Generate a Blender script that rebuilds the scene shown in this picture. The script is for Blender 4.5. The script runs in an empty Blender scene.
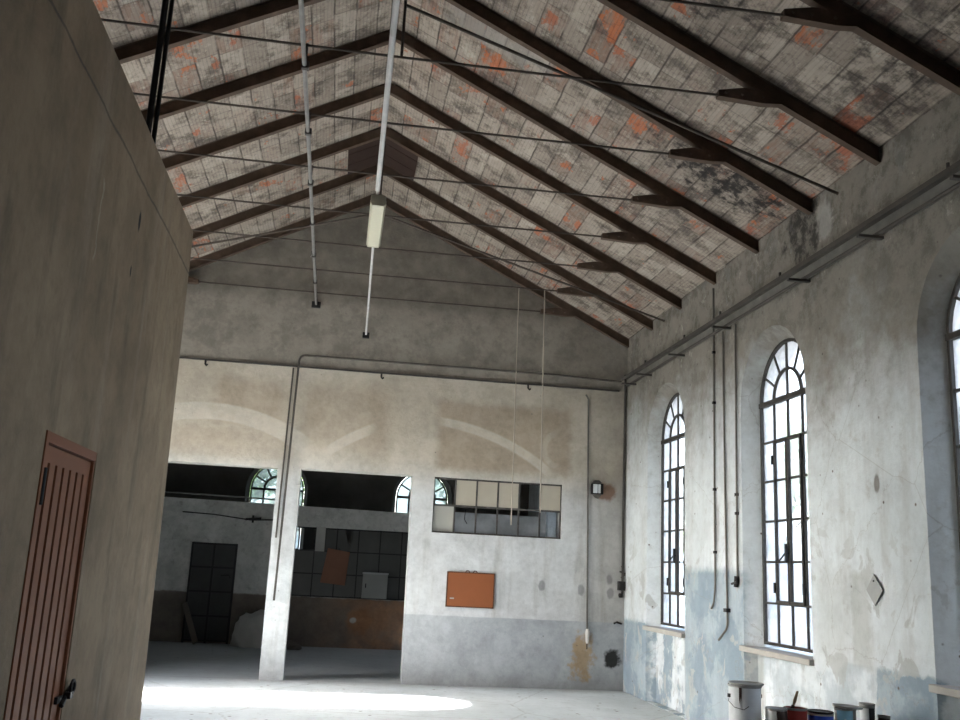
import bpy, bmesh, math, random
from math import sin, cos, pi, radians, sqrt
from mathutils import Vector, Matrix
from mathutils.geometry import tessellate_polygon

random.seed(7)
scene = bpy.context.scene
COL = scene.collection

# ------------------------------------------------------------------ camera
YAW, PITCH, ROLL, FPX = radians(7.97), radians(12.6), radians(2.79), 936.5
fw = Vector((sin(YAW)*cos(PITCH), cos(YAW)*cos(PITCH), sin(PITCH)))
r0 = Vector((cos(YAW), -sin(YAW), 0)); u0 = r0.cross(fw)
rt = r0*cos(ROLL)+u0*sin(ROLL); up = -r0*sin(ROLL)+u0*cos(ROLL)
cam_d = bpy.data.cameras.new('camera'); cam = bpy.data.objects.new('camera', cam_d); COL.objects.link(cam)
cam_d.sensor_fit = 'HORIZONTAL'; cam_d.sensor_width = 36.0; cam_d.lens = FPX*36/960
cam_d.clip_start = .05; cam_d.clip_end = 300
cam.matrix_world = Matrix(((rt.x, up.x, -fw.x, 0), (rt.y, up.y, -fw.y, 0), (rt.z, up.z, -fw.z, 1.6), (0, 0, 0, 1)))
scene.camera = cam

# ------------------------------------------------------------------ sky, sun, exposure
world = bpy.data.worlds.new('sky'); scene.world = world; world.use_nodes = True
wn = world.node_tree; wn.nodes.clear()
sky = wn.nodes.new('ShaderNodeTexSky'); sky.sky_type = 'NISHITA'; sky.sun_disc = False
sky.sun_elevation = radians(34.4); sky.sun_rotation = radians(-90); sky.air_density = 1.0; sky.dust_density = 3.0
hs = wn.nodes.new('ShaderNodeHueSaturation'); hs.inputs['Saturation'].default_value = .5
bg = wn.nodes.new('ShaderNodeBackground'); bg.inputs['Strength'].default_value = .42
wo = wn.nodes.new('ShaderNodeOutputWorld')
wn.links.new(sky.outputs[0], hs.inputs['Color']); wn.links.new(hs.outputs[0], bg.inputs[0]); wn.links.new(bg.outputs[0], wo.inputs[0])
sun_d = bpy.data.lights.new('sun', 'SUN'); sun_d.energy = 11.0; sun_d.angle = radians(.6); sun_d.color = (1.0, .985, .965)
sun = bpy.data.objects.new('sun', sun_d); COL.objects.link(sun)
sun.rotation_euler = Vector((cos(radians(34.4)), 0.0, -sin(radians(34.4)))).to_track_quat('-Z', 'Y').to_euler()
sun.location = (-30, 11, 25)
vs = scene.view_settings
vs.view_transform = 'Standard'; vs.look = 'None'; vs.gamma = 1.0; vs.use_curve_mapping = False
scene.display_settings.display_device = 'sRGB'
vs.exposure = 2.6
scene.cycles.max_bounces = 10; scene.cycles.diffuse_bounces = 6; scene.cycles.transparent_max_bounces = 16
scene.cycles.use_denoising = True; scene.cycles.sample_clamp_indirect = 8.0; scene.cycles.caustics_reflective = False

def portal(loc, normal, sx, sy):
    d = bpy.data.lights.new('sky_portal', 'AREA'); d.shape = 'RECTANGLE'; d.size = sx; d.size_y = sy; d.energy = 1
    d.cycles.is_portal = True
    o = bpy.data.objects.new('sky_portal', d); COL.objects.link(o); o.location = loc
    o.rotation_euler = Vector(normal).to_track_quat('-Z', 'Y').to_euler()

# ------------------------------------------------------------------ constants of the hall
XR, YG, YB, YF = 4.21, 13.65, 21.0, -4.0
WT = .45                     # thickness of the side walls
XW, RX, RZ = -3.81, .2, 7.02   # left wall, ridge
def under(x): return RZ-.494*(x-RX) if x > RX else RZ-.515*(RX-x)        # underside of the rafters
def roofz(x): return under(x)+.14            # underside of the roof tiles
WINY_R = [-.8, 2.4, 5.60, 8.785, 11.92]
SILL, SPR, WHW = 1.0, 3.45, .6

# ------------------------------------------------------------------ mesh helper
class MB:
    def __init__(s): s.v = []; s.f = []
    def add(s, vs, fs):
        b = len(s.v); s.v += [Vector(p) for p in vs]; s.f += [tuple(b+i for i in f) for f in fs]; return s
    def box(s, a, b):
        x0, y0, z0 = a; x1, y1, z1 = b
        return s.add([(x0,y0,z0),(x1,y0,z0),(x1,y1,z0),(x0,y1,z0),(x0,y0,z1),(x1,y0,z1),(x1,y1,z1),(x0,y1,z1)],
                     [(3,2,1,0),(4,5,6,7),(0,1,5,4),(1,2,6,5),(2,3,7,6),(3,0,4,7)])
    def bar(s, a, b, w, t, side=(0,1,0)):
        """box from a to b; w across, t along `side`"""
        a = Vector(a); b = Vector(b); d = (b-a).normalized(); sd = Vector(side); sd = (sd-d*sd.dot(d)).normalized(); c = d.cross(sd)
        vs = []
        for p in (a, b):
            for i, j in ((-1,-1),(1,-1),(1,1),(-1,1)): vs.append(p+c*(w/2*i)+sd*(t/2*j))
        return s.add(vs, [(3,2,1,0),(4,5,6,7),(0,1,5,4),(1,2,6,5),(2,3,7,6),(3,0,4,7)])
    def tube(s, pts, r, n=8, cap=True):
        pts = [Vector(p) for p in pts]; rings = []
        m = len(pts); ref = None
        for i, p in enumerate(pts):
            d = (pts[min(i+1,m-1)]-pts[max(i-1,0)]).normalized()
            if ref is None: ref = Vector((0,0,1)) if abs(d.z) < .9 else Vector((1,0,0))
            a = (ref-d*ref.dot(d)).normalized(); ref = a; c = d.cross(a)
            rr = r[i] if isinstance(r, (list, tuple)) else r
            rings.append([p+a*(rr*cos(2*pi*k/n))+c*(rr*sin(2*pi*k/n)) for k in range(n)])
        vs = [q for g in rings for q in g]; fs = []
        for i in range(m-1):
            for k in range(n): fs.append((i*n+k, i*n+(k+1)%n, (i+1)*n+(k+1)%n, (i+1)*n+k))
        if cap: fs += [tuple(range(n-1,-1,-1)), tuple(range((m-1)*n, m*n))]
        return s.add(vs, fs)
    def lathe(s, prof, c=(0,0,0), n=24, a0=0, a1=2*pi):
        full = abs(a1-a0-2*pi) < 1e-6; k = n if full else n+1; vs = []; c = Vector(c)
        for r, z in prof:
            for i in range(k):
                a = a0+(a1-a0)*i/n; vs.append(c+Vector((r*cos(a), r*sin(a), z)))
        fs = []
        for j in range(len(prof)-1):
            for i in range(n):
                i2 = (i+1)%k; fs.append((j*k+i, j*k+i2, (j+1)*k+i2, (j+1)*k+i))
        return s.add(vs, fs)
    def prism(s, poly, fn, t0, t1):
        """poly of 2D points extruded; fn(u, v, t) -> world"""
        n = len(poly); tri = tessellate_polygon([[Vector((p[0], p[1], 0)) for p in poly]])
        vs = [fn(u, v, t0) for u, v in poly]+[fn(u, v, t1) for u, v in poly]
        fs = [tuple(t) for t in tri]+[tuple(n+i for i in reversed(t)) for t in tri]
        fs += [(i, (i+1)%n, n+(i+1)%n, n+i) for i in range(n)]
        return s.add(vs, fs)
    def build(s, name, m, parent=None, smooth=False, bevel=0, local=False):
        off = Vector((0,0,0))
        if parent is not None and not local:
            off = parent.matrix_world.translation.copy() if parent.parent is None else ORG[parent.name]
            off = ORG.get(parent.name, off)
        me = bpy.data.meshes.new(name); me.from_pydata([tuple(p-off) for p in s.v], [], s.f); me.update()
        b = bmesh.new(); b.from_mesh(me); bmesh.ops.remove_doubles(b, verts=b.verts, dist=1e-6)
        bmesh.ops.recalc_face_normals(b, faces=b.faces)
        if bevel:
            es = [e for e in b.edges if len(e.link_faces) == 2 and e.calc_face_angle(0) > .6]
            bmesh.ops.bevel(b, geom=es, offset=bevel, segments=2, affect='EDGES', profile=.5, clamp_overlap=True)
        b.to_mesh(me); b.free()
        if smooth:
            for p in me.polygons: p.use_smooth = True
            me.set_sharp_from_angle(angle=radians(40))
        o = bpy.data.objects.new(name, me); COL.objects.link(o)
        if m is not None: me.materials.append(m)
        if parent is not None: o.parent = parent
        ORG[o.name] = off
        return o
ORG = {}
def tag(o, label=None, cat=None, group=None, kind=None):
    if label: o['label'] = label
    if cat: o['category'] = cat
    if group: o['group'] = group
    if kind: o['kind'] = kind
    return o
def empty(name, loc, label=None, cat=None, group=None, kind=None, rz=0):
    o = bpy.data.objects.new(name, None); COL.objects.link(o); o.location = loc; o.rotation_euler = (0,0,rz); o.empty_display_size = .1
    ORG[o.name] = Vector(loc); return tag(o, label, cat, group, kind)
def copy_tree(o, parent=None):
    c = o.copy(); COL.objects.link(c)
    if parent is not None: c.parent = parent
    for ch in list(o.children): copy_tree(ch, c)
    return c
def bend(pts, r=.06, n=5):
    """polyline with rounded corners"""
    pts = [Vector(p) for p in pts]; out = [pts[0]]
    for i in range(1, len(pts)-1):
        a, b, c = pts[i-1], pts[i], pts[i+1]; d1 = (a-b).normalized(); d2 = (c-b).normalized()
        rr = min(r, (a-b).length*.45, (c-b).length*.45); p, q = b+d1*rr, b+d2*rr
        for k in range(n+1):
            t = k/n; out.append(p*(1-t)**2+b*(2*t*(1-t))+q*t*t)
    out.append(pts[-1]); return out

# ------------------------------------------------------------------ node helper
class G:
    def __init__(s, name):
        s.m = bpy.data.materials.new(name); s.m.use_nodes = True; s.t = s.m.node_tree; s.t.nodes.clear()
        s.out = s.t.nodes.new('ShaderNodeOutputMaterial')
        g = s.t.nodes.new('ShaderNodeNewGeometry'); s.pos = g.outputs['Position']
        x = s.t.nodes.new('ShaderNodeSeparateXYZ'); s.t.links.new(s.pos, x.inputs[0]); s.x, s.y, s.z = x.outputs
        s.obj = s.t.nodes.new('ShaderNodeTexCoord').outputs['Object']
    def put(s, sock, v):
        if hasattr(v, 'is_output'): s.t.links.new(v, sock)
        elif isinstance(v, (tuple, list)): sock.default_value = (*v, 1) if len(v) == 3 and sock.type == 'RGBA' else v
        else: sock.default_value = v
    def math(s, op, a, b=0.0, c=None, clamp=False):
        n = s.t.nodes.new('ShaderNodeMath'); n.operation = op; n.use_clamp = clamp; s.put(n.inputs[0], a); s.put(n.inputs[1], b)
        if c is not None: s.put(n.inputs[2], c)
        return n.outputs[0]
    def vec(s, x, y, z=0.0):
        n = s.t.nodes.new('ShaderNodeCombineXYZ'); s.put(n.inputs[0], x); s.put(n.inputs[1], y); s.put(n.inputs[2], z); return n.outputs[0]
    def noise(s, scale, detail=5, vec=None, rough=.6, stretch=None, dist=0):
        v = vec or s.pos
        if stretch:
            n = s.t.nodes.new('ShaderNodeVectorMath'); n.operation = 'MULTIPLY'; s.put(n.inputs[0], v); n.inputs[1].default_value = stretch; v = n.outputs[0]
        n = s.t.nodes.new('ShaderNodeTexNoise'); n.inputs['Scale'].default_value = scale; n.inputs['Detail'].default_value = detail
        n.inputs['Roughness'].default_value = rough; n.inputs['Distortion'].default_value = dist; s.put(n.inputs['Vector'], v); return n.outputs[0]
    def white(s, vec):
        n = s.t.nodes.new('ShaderNodeTexWhiteNoise'); n.noise_dimensions = '3D'; s.put(n.inputs['Vector'], vec); return n.outputs['Value']
    def voro(s, scale, vec=None, feat='F1'):
        n = s.t.nodes.new('ShaderNodeTexVoronoi'); n.feature = feat; n.inputs['Scale'].default_value = scale; s.put(n.inputs['Vector'], vec or s.pos); return n.outputs['Distance']
    def step(s, v, a, b, lo=0.0, hi=1.0):
        n = s.t.nodes.new('ShaderNodeMapRange'); n.interpolation_type = 'SMOOTHSTEP'; s.put(n.inputs[0], v)
        n.inputs[1].default_value = a; n.inputs[2].default_value = b; n.inputs[3].default_value = lo; n.inputs[4].default_value = hi; return n.outputs[0]
    def mix(s, f, a, b):
        n = s.t.nodes.new('ShaderNodeMix'); n.data_type = 'RGBA'; s.put(n.inputs[0], f); s.put(n.inputs[6], a); s.put(n.inputs[7], b); return n.outputs[2]
    def mul(s, *a):
        r = a[0]
        for b in a[1:]: r = s.math('MULTIPLY', r, b)
        return r
    def rect(s, u, v, u0, u1, v0, v1, e=.04):
        w = s.math('MULTIPLY_ADD', s.noise(9, 4), .12, -.06)
        uu = s.math('ADD', u, w); vv = s.math('ADD', v, w)
        return s.mul(s.step(uu, u0-e, u0+e), s.step(uu, u1-e, u1+e, 1, 0), s.step(vv, v0-e, v0+e), s.step(vv, v1-e, v1+e, 1, 0))
    def blob(s, u, v, cu, cv, ru, rv, wob=.5):
        a = s.math('DIVIDE', s.math('SUBTRACT', u, cu), ru); b = s.math('DIVIDE', s.math('SUBTRACT', v, cv), rv)
        d = s.math('SQRT', s.math('ADD', s.mul(a, a), s.mul(b, b)))
        d = s.math('ADD', d, s.math('MULTIPLY_ADD', s.noise(7, 5), wob*2, -wob))
        return s.step(d, .55, 1.0, 1, 0)
    def arc(s, u, v, cu, cv, R, w, u0, u1):
        a = s.math('SUBTRACT', u, cu); b = s.math('SUBTRACT', v, cv); d = s.math('SQRT', s.math('ADD', s.mul(a, a), s.mul(b, b)))
        d = s.math('ABSOLUTE', s.math('SUBTRACT', d, R))
        return s.mul(s.step(d, w*.5, w*.5+.04, 1, 0), s.step(u, u0-.1, u0+.1), s.step(u, u1-.22, u1+.03, 1, 0))
    def mottle(s, c, k=.45, dark=.62, scale=2.4):
        n = s.step(s.noise(scale, 9, rough=.74), .40, .62); m = s.step(s.noise(scale*5, 6, rough=.7), .42, .66)
        f = s.math('MINIMUM', s.math('ADD', s.mul(n, k), s.mul(m, k*.55)), 1.0)
        d = s.t.nodes.new('ShaderNodeVectorMath'); d.operation = 'SCALE'; s.put(d.inputs[0], c); d.inputs[3].default_value = dark
        return s.mix(f, c, d.outputs[0])
    def done(s, color, rough=.85, metal=0.0, bump=None, bs=.3, bd=.01, spec=.3):
        b = s.t.nodes.new('ShaderNodeBsdfPrincipled'); s.put(b.inputs['Base Color'], color); s.put(b.inputs['Roughness'], rough)
        b.inputs['Metallic'].default_value = metal; b.inputs['Specular IOR Level'].default_value = spec
        if bump is not None:
            n = s.t.nodes.new('ShaderNodeBump'); n.inputs['Strength'].default_value = bs; n.inputs['Distance'].default_value = bd
            s.put(n.inputs['Height'], bump); s.t.links.new(n.outputs[0], b.inputs['Normal'])
        s.t.links.new(b.outputs[0], s.out.inputs[0]); return s.m

def plain(name, c, rough=.7, metal=0.0, var=.25, scale=14, dark=.55):
    g = G(name); n = g.noise(scale, 5, g.obj)
    d = tuple(k*dark for k in c)
    return g.done(g.mix(g.step(n, .35, .35+var*1.6), d, c), rough, metal)

# ------------------------------------------------------------------ materials
def m_wall_right():
    g = G('whitewashed_plaster')
    big = g.noise(.8, 6); fine = g.noise(6, 6); streak = g.noise(1.6, 5, stretch=(1, 3, .35))
    c = g.mix(g.step(big, .35, .65), (.58,.63,.65), (.67,.72,.745))
    c = g.mix(g.mul(g.step(streak, .46, .72), .6), c, (.46,.475,.475))
    c = g.mix(g.mul(g.step(fine, .58, .75), .4), c, (.42,.40,.37))
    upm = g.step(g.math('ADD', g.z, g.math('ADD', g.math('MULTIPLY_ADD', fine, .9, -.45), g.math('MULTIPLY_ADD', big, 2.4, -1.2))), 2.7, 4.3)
    c = g.mix(g.mul(upm, .92), c, (.215,.188,.15))  # upper wall darkened: grime, plus light falloff put into the colour
    peel = g.mul(g.step(g.math('ADD', g.z, g.math('MULTIPLY_ADD', big, 1.6, -.8)), 3.7, 4.6), g.step(g.noise(2.6, 9, rough=.78), .46, .58))
    c = g.mix(g.mul(peel, .6), c, (.095,.083,.068))
    flake = g.mul(g.step(g.z, 3.9, 4.4), g.step(g.noise(4.5, 8, rough=.75), .60, .65))
    c = g.mix(g.mul(flake, .7), c, (.42,.39,.34))
    # faded blue-grey dado, worn away in places
    lowm = g.step(g.math('ADD', g.z, g.math('MULTIPLY_ADD', fine, .05, -.02)), .99, 1.02, 1, 0)
    wear = g.step(g.noise(2.2, 6), .44, .56)
    blue = g.mix(fine, (.17,.235,.29), (.29,.365,.415))
    solid = g.math('MAXIMUM', g.rect(g.y, g.z, 6.29, 7.08, -.1, 1.0, .02), g.rect(g.y, g.z, 12.6, 13.7, -.1, 1.0))
    solid = g.math('MAXIMUM', solid, g.rect(g.y, g.z, 9.48, 11.2, -.1, 1.72, .06))
    far = g.step(g.y, 9.3, 9.5)
    dm = g.math('MAXIMUM', g.mul(lowm, wear, g.math('MULTIPLY_ADD', far, .55, .4)), g.mul(solid, g.math('MULTIPLY_ADD', wear, .3, .68)))
    c = g.mix(g.math('MINIMUM', dm, .95), c, blue)
    # grey rubbed strips; the one below the sill is painted niche-jamb shade
    gr = g.rect(g.y, g.z, 7.12, 7.40, .98, 1.72, .05)
    gr = g.math('MAXIMUM', gr, g.rect(g.y, g.z, 9.3, 9.5, .2, .98, .03))
    gr = g.math('MAXIMUM', gr, g.mul(g.rect(g.y, g.z, 7.4, 7.95, 1.0, 1.75, .12), .6))
    c = g.mix(g.mul(gr, .6), c, (.36,.37,.35))
    # soot and peeled plaster under the eaves
    s1 = g.blob(g.y, g.z, 7.95, 4.95, .55, .42, .9); s2 = g.blob(g.y, g.z, 10.2, 2.2, .1, .3, .5); s3 = g.blob(g.y, g.z, 6.95, 2.42, .05, .09, .3)
    s1 = g.mul(s1, g.step(g.noise(8, 7, rough=.75), .40, .56, .25, 1))
    c = g.mix(g.mul(s1, .92), c, (.04,.035,.03))
    c = g.mix(g.mul(g.blob(g.y, g.z, 7.62, 4.9, .16, .3, .8), .6), c, (.5,.48,.44)); c = g.mix(g.mul(s2, .5), c, (.25,.25,.25)); c = g.mix(s3, c, (.22,.21,.2))
    pat = g.mul(g.step(g.noise(2.6, 6, dist=.6), .57, .61), g.step(g.z, 1.2, 2.6, .8, .12))
    c = g.mix(pat, c, (.41,.425,.42))
    chip = g.mul(g.step(g.voro(5), .03, .085, 1, 0), g.step(g.noise(1.7, 3), .44, .5))
    c = g.mix(chip, c, (.13,.11,.1))
    crack = g.mul(g.step(g.voro(.9, g.vec(g.y, g.z, g.math('MULTIPLY', fine, .35)), 'DISTANCE_TO_EDGE'), .0, .006, 1, 0), .35)
    c = g.mix(crack, c, (.25,.23,.2))
    c = g.mottle(c, .38, .7)
    return g.done(c, .9, bump=g.noise(9, 8, rough=.7), bs=.5, bd=.02)
def m_wall_gable():
    g = G('old_gable_plaster')
    big = g.noise(.9, 6); fine = g.noise(6, 6); streak = g.noise(1.8, 5, stretch=(3, 1, .35))
    low = g.mix(g.step(big, .35, .65), (.52,.52,.51), (.62,.63,.625))
    low = g.mix(g.mul(g.step(streak, .48, .72), .6), low, (.39,.375,.345))
    cream = g.mix(g.step(big, .35, .65), (.45,.40,.325), (.56,.51,.43))
    c = g.mix(g.step(g.z, 2.5, 3.2), low, cream)
    tan = (.35,.28,.205)
    t = g.math('MAXIMUM', g.rect(g.x, g.z, 1.33, 3.36, 3.0, 4.02, .09), g.mul(g.rect(g.x, g.z, -.68, .62, 3.2, 4.15, .16), .7))
    t = g.math('MAXIMUM', t, g.mul(g.rect(g.x, g.z, -1.9, -.9, 3.45, 4.15, .14), .8))
    t = g.math('MAXIMUM', t, g.mul(g.rect(g.x, g.z, -2.6, -.85, 2.98, 3.42, .1), .55))
    c = g.mix(g.mul(t, g.math('MULTIPLY_ADD', fine, .4, .55)), c, tan)
    light = g.math('MAXIMUM', g.arc(g.x, g.z, 1.09, .56, 3.155, .09, 1.4, 3.12), g.arc(g.x, g.z, -1.94, 1.14, 2.49, .2, -2.6, -.42))
    light = g.math('MAXIMUM', light, g.arc(g.x, g.z, 1.59, .78, 3.0, .1, -.27, .45))
    light = g.math('MAXIMUM', light, g.mul(g.arc(g.x, g.z, 3.2, 3.4, .26, .05, 2.9, 3.2), .45))
    c = g.mix(g.mul(light, g.step(fine, .3, .6, .45, .8)), c, (.58,.54,.47))
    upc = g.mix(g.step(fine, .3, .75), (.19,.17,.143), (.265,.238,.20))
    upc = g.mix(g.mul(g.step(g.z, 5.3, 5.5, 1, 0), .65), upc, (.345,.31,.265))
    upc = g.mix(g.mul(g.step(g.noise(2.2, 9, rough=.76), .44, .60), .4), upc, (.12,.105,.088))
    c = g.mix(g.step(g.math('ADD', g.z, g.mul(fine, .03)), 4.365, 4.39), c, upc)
    # dirty right corner and grey dado
    cor = g.mul(g.step(g.math('ADD', g.x, g.mul(streak, .6)), 3.75, 4.5), .45)
    c = g.mix(cor, c, (.30,.28,.25))
    dado = g.mix(g.step(g.noise(2.6, 6), .35, .68), (.33,.345,.36), (.42,.44,.455))
    dado = g.mix(g.mul(g.step(g.z, 0, .3, 1, 0), .6), dado, (.27,.27,.265))
    c = g.mix(g.mul(g.step(g.math('ADD', g.z, g.mul(fine, .03)), .945, .965, 1, 0), g.mul(g.step(g.x, .95, 1.02), g.step(g.x, 1.0, 2.8, .6, .95))), c, dado)
    c = g.mix(g.mul(g.blob(g.x, g.z, 3.6, .42, .2, .42, 1.0), .75), c, (.38,.25,.11))
    c = g.mix(g.blob(g.x, g.z, 4.03, .42, .14, .15, .8), c, (.03,.03,.03))
    c = g.mix(g.mul(g.blob(g.x, g.z, 3.9, 2.82, .2, .16, .6), .75), c, (.22,.10,.05))
    for cx, cz in ((2.97,1.42), (3.56,1.38), (3.98,1.55), (4.0,1.35)):
        c = g.mix(g.mul(g.blob(g.x, g.z, cx, cz, .06, .1, .4), .7), c, (.2,.2,.2))
    chip = g.mul(g.step(g.voro(4.5), .0, .07, 1, 0), g.step(g.noise(1.5, 3), .54, .6))
    c = g.mix(chip, c, (.14,.13,.12))
    c = g.mottle(c, .48, .68)
    return g.done(c, .9, bump=g.noise(9, 8, rough=.7), bs=.4, bd=.02)
def m_ceiling():
    g = G('hollow_clay_roof_tiles')
    xx = g.math('SUBTRACT', g.x, RX)
    wob = g.math('MULTIPLY_ADD', g.noise(2.5, 3), .03, -.015)
    u = g.math('ADD', g.math('MULTIPLY', g.math('ABSOLUTE', xx), 1.1154), wob); v = g.math('ADD', g.math('ADD', g.y, .02), wob)
    cu = g.math('DIVIDE', u, .235); cv = g.math('DIVIDE', v, .3857)
    iu = g.math('FLOOR', cu); fu = g.math('FRACT', cu)
    cv = g.math('ADD', cv, g.mul(g.white(g.vec(iu, 3.1, 1.7)), .22))
    iv = g.math('FLOOR', cv); fv = g.math('FRACT', cv)
    sgn = g.math('SIGN', xx)
    rnd = g.white(g.vec(iu, iv, sgn)); rnd2 = g.white(g.vec(iv, iu, g.math('ADD', sgn, 7.3)))
    big = g.noise(.55, 5); mid = g.noise(3, 7, rough=.7); fine = g.noise(15, 6, rough=.7)
    streak = g.noise(4, 6, stretch=(4, .7, 4), rough=.7)
    c = g.mix(g.math('ADD', g.mul(rnd, .4), g.mul(streak, .6)), (.16,.127,.103), (.50,.43,.36))
    c = g.mix(g.mul(g.step(mid, .48, .64), .75), c, (.085,.068,.057))
    c = g.mix(g.mul(g.step(fine, .54, .68), .6), c, (.48,.42,.35))
    c = g.mix(g.mul(g.step(g.noise(1.7, 7, rough=.75), .57, .67), .6), c, (.52,.465,.395))
    reddish = g.step(g.math('ADD', rnd2, g.math('MULTIPLY_ADD', big, .6, -.3)), .62, .95)
    c = g.mix(g.mul(reddish, g.step(streak, .4, .6), .5), c, (.20,.09,.06))
    op = g.noise(2.6, 6, stretch=(1.4, .8, 1.4), rough=.7)
    oz = g.math('ADD', g.math('MULTIPLY_ADD', rnd2, .16, -.08), op)
    orange = g.mul(g.step(oz, .618, .655), g.step(streak, .36, .52, .25, 1))
    c = g.mix(g.mul(orange, .85), c, g.mix(rnd, (.48,.14,.05), (.38,.13,.08)))
    rib = g.step(g.math('FRACT', g.math('MULTIPLY', u, 26)), .0, .4, 1, 0)
    c = g.mix(g.mul(rib, g.step(mid, .35, .6, .1, .4)), c, (.05,.04,.033))
    ju = g.math('MINIMUM', fu, g.math('SUBTRACT', 1.0, fu)); jv = g.math('MINIMUM', fv, g.math('SUBTRACT', 1.0, fv))
    j = g.math('MAXIMUM', g.step(ju, .015, .055, 1, 0), g.mul(g.step(jv, .008, .028, 1, 0), .6))
    c = g.mix(g.mul(j, g.step(g.noise(2.2, 4), .35, .6, .1, .75)), c, (.035,.028,.024))
    c = g.mix(g.mul(g.step(g.noise(9, 8, rough=.8), .53, .62), .45), c, (.075,.06,.05))
    # soot stains
    for (cx, cy, rx, ry, k) in ((3.5,8.35,.75,.4,.95), (3.3,9.4,.35,.4,.5), (3.9,6.2,.4,.6,.5), (2.6,6.1,.4,.35,.75), (3.6,5.4,.6,.5,.6)):
        c = g.mix(g.mul(g.blob(g.x, g.y, cx, cy, rx, ry, 1.1), g.step(g.noise(6, 8, rough=.75), .40, .56, .2, 1), k), c, (.022,.019,.018))
    c = g.mix(g.mul(g.blob(g.x, g.y, 1.2, 8.2, .7, .25, .9), .55), c, (.3,.28,.26))
    return g.done(c, .92, bump=g.math('SUBTRACT', mid, j), bs=.4, bd=.01)
def m_floor():
    g = G('dusty_concrete_floor')
    big = g.noise(.7, 6); fine = g.noise(9, 6)
    c = g.mix(g.step(big, .35, .65), (.52,.57,.59), (.61,.655,.675))
    c = g.mix(g.mul(g.step(fine, .52, .72), .4), c, (.36,.37,.37))
    deb = g.mul(g.step(g.voro(4.2), .05, .12, 1, 0), g.step(g.noise(1.3, 3), .42, .5))
    c = g.mix(deb, c, (.15,.135,.12))
    deb2 = g.mul(g.step(g.voro(11), .0, .12, 1, 0), g.step(g.noise(2.3, 3), .44, .52))
    c = g.mix(g.mul(deb2, .85), c, (.2,.18,.165))
    edge = g.mul(g.step(g.math('ADD', g.y, g.mul(fine, .3)), 13.3, 13.8), g.step(g.y, 13.7, 13.75, 1, 0), .5)
    c = g.mix(edge, c, (.27,.26,.25))
    c = g.mix(g.mul(g.step(g.y, 13.66, 13.72), .6), c, (.25,.25,.24))  # back-room floor darkened; its lack of sunlight is put into the colour
    ck = g.step(g.voro(.45, g.vec(g.math('ADD', g.x, g.math('MULTIPLY', fine, .12)), g.y, 3.3), 'DISTANCE_TO_EDGE'), .002, .008, 1, 0)
    c = g.mix(g.mul(ck, .3), c, (.25,.24,.23))
    c = g.mottle(c, .25, .75, 3)
    return g.done(c, .8, bump=fine, bs=.2, bd=.008)
def m_concrete():
    g = G('brown_rendered_concrete')
    big = g.noise(.9, 6); fine = g.noise(7, 6); streak = g.noise(1.5, 6, stretch=(1, 2.6, .3))
    c = g.mix(g.step(big, .3, .7), (.225,.165,.108), (.33,.25,.168))
    c = g.mix(g.mul(g.step(streak, .5, .75), .5), c, (.37,.305,.23))
    c = g.mix(g.mul(g.step(g.noise(2.4, 6, stretch=(1, 2, .45)), .52, .72), .5), c, (.115,.088,.064))
    crack = g.step(g.math('ABSOLUTE', g.math('SUBTRACT', g.z, g.math('MULTIPLY_ADD', g.noise(2.2, 4), .06, 3.54))), .004, .012, 1, 0)
    c = g.mix(g.mul(crack, .7), c, (.085,.07,.06))
    s = g.math('MAXIMUM', g.blob(g.y, g.z, 5.05, 3.36, .03, .075, .3), g.blob(g.y, g.z, 5.0, 3.06, .016, .04, .3))
    c = g.mix(s, c, (.03,.028,.025))
    chip = g.mul(g.step(g.voro(6), .0, .06, 1, 0), g.step(g.noise(2, 3), .54, .6))
    c = g.mix(chip, c, (.08,.07,.06))
    lines = g.mul(g.rect(g.y, g.z, 4.29, 4.305, 2.9, 3.3, .006), .6)
    c = g.mix(lines, c, (.42,.38,.3))
    c = g.mottle(c, .5, .62, 1.6)
    return g.done(c, .9, bump=g.noise(8, 8, rough=.7), bs=.5, bd=.02)
def m_backroom():
    g = G('shade_darkened_plaster'); n = g.noise(1.2, 6)
    return g.done(g.mix(g.step(n, .35, .7), (.085,.077,.068), (.13,.118,.105)), .95)  # dark colour carries the dimness of the barely lit end wall
def m_lowwall():
    g = G('grey_partition_plaster'); n = g.noise(1.1, 6); f = g.noise(6, 5)
    c = g.mix(g.step(n, .35, .65), (.46,.455,.43), (.60,.595,.57))
    c = g.mix(g.mul(g.step(f, .55, .75), .4), c, (.2,.19,.175))
    d = g.mix(f, (.15,.125,.105), (.22,.185,.155))
    d = g.mix(g.mul(g.step(g.x, -.6, 1.0), g.step(n, .3, .6)), d, (.36,.20,.115))
    c = g.mix(g.step(g.math('ADD', g.z, g.mul(f, .08)), .95, .99, 1, 0), c, d)
    c = g.mix(g.mul(g.blob(g.x, g.z, .55, .5, .3, .3, .6), .6), c, (.36,.17,.08))
    c = g.mix(g.blob(g.x, g.z, .42, .52, .08, .07, .3), c, (.5,.47,.42))
    c = g.mottle(c, .5, .6)
    return g.done(c, .92)
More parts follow.
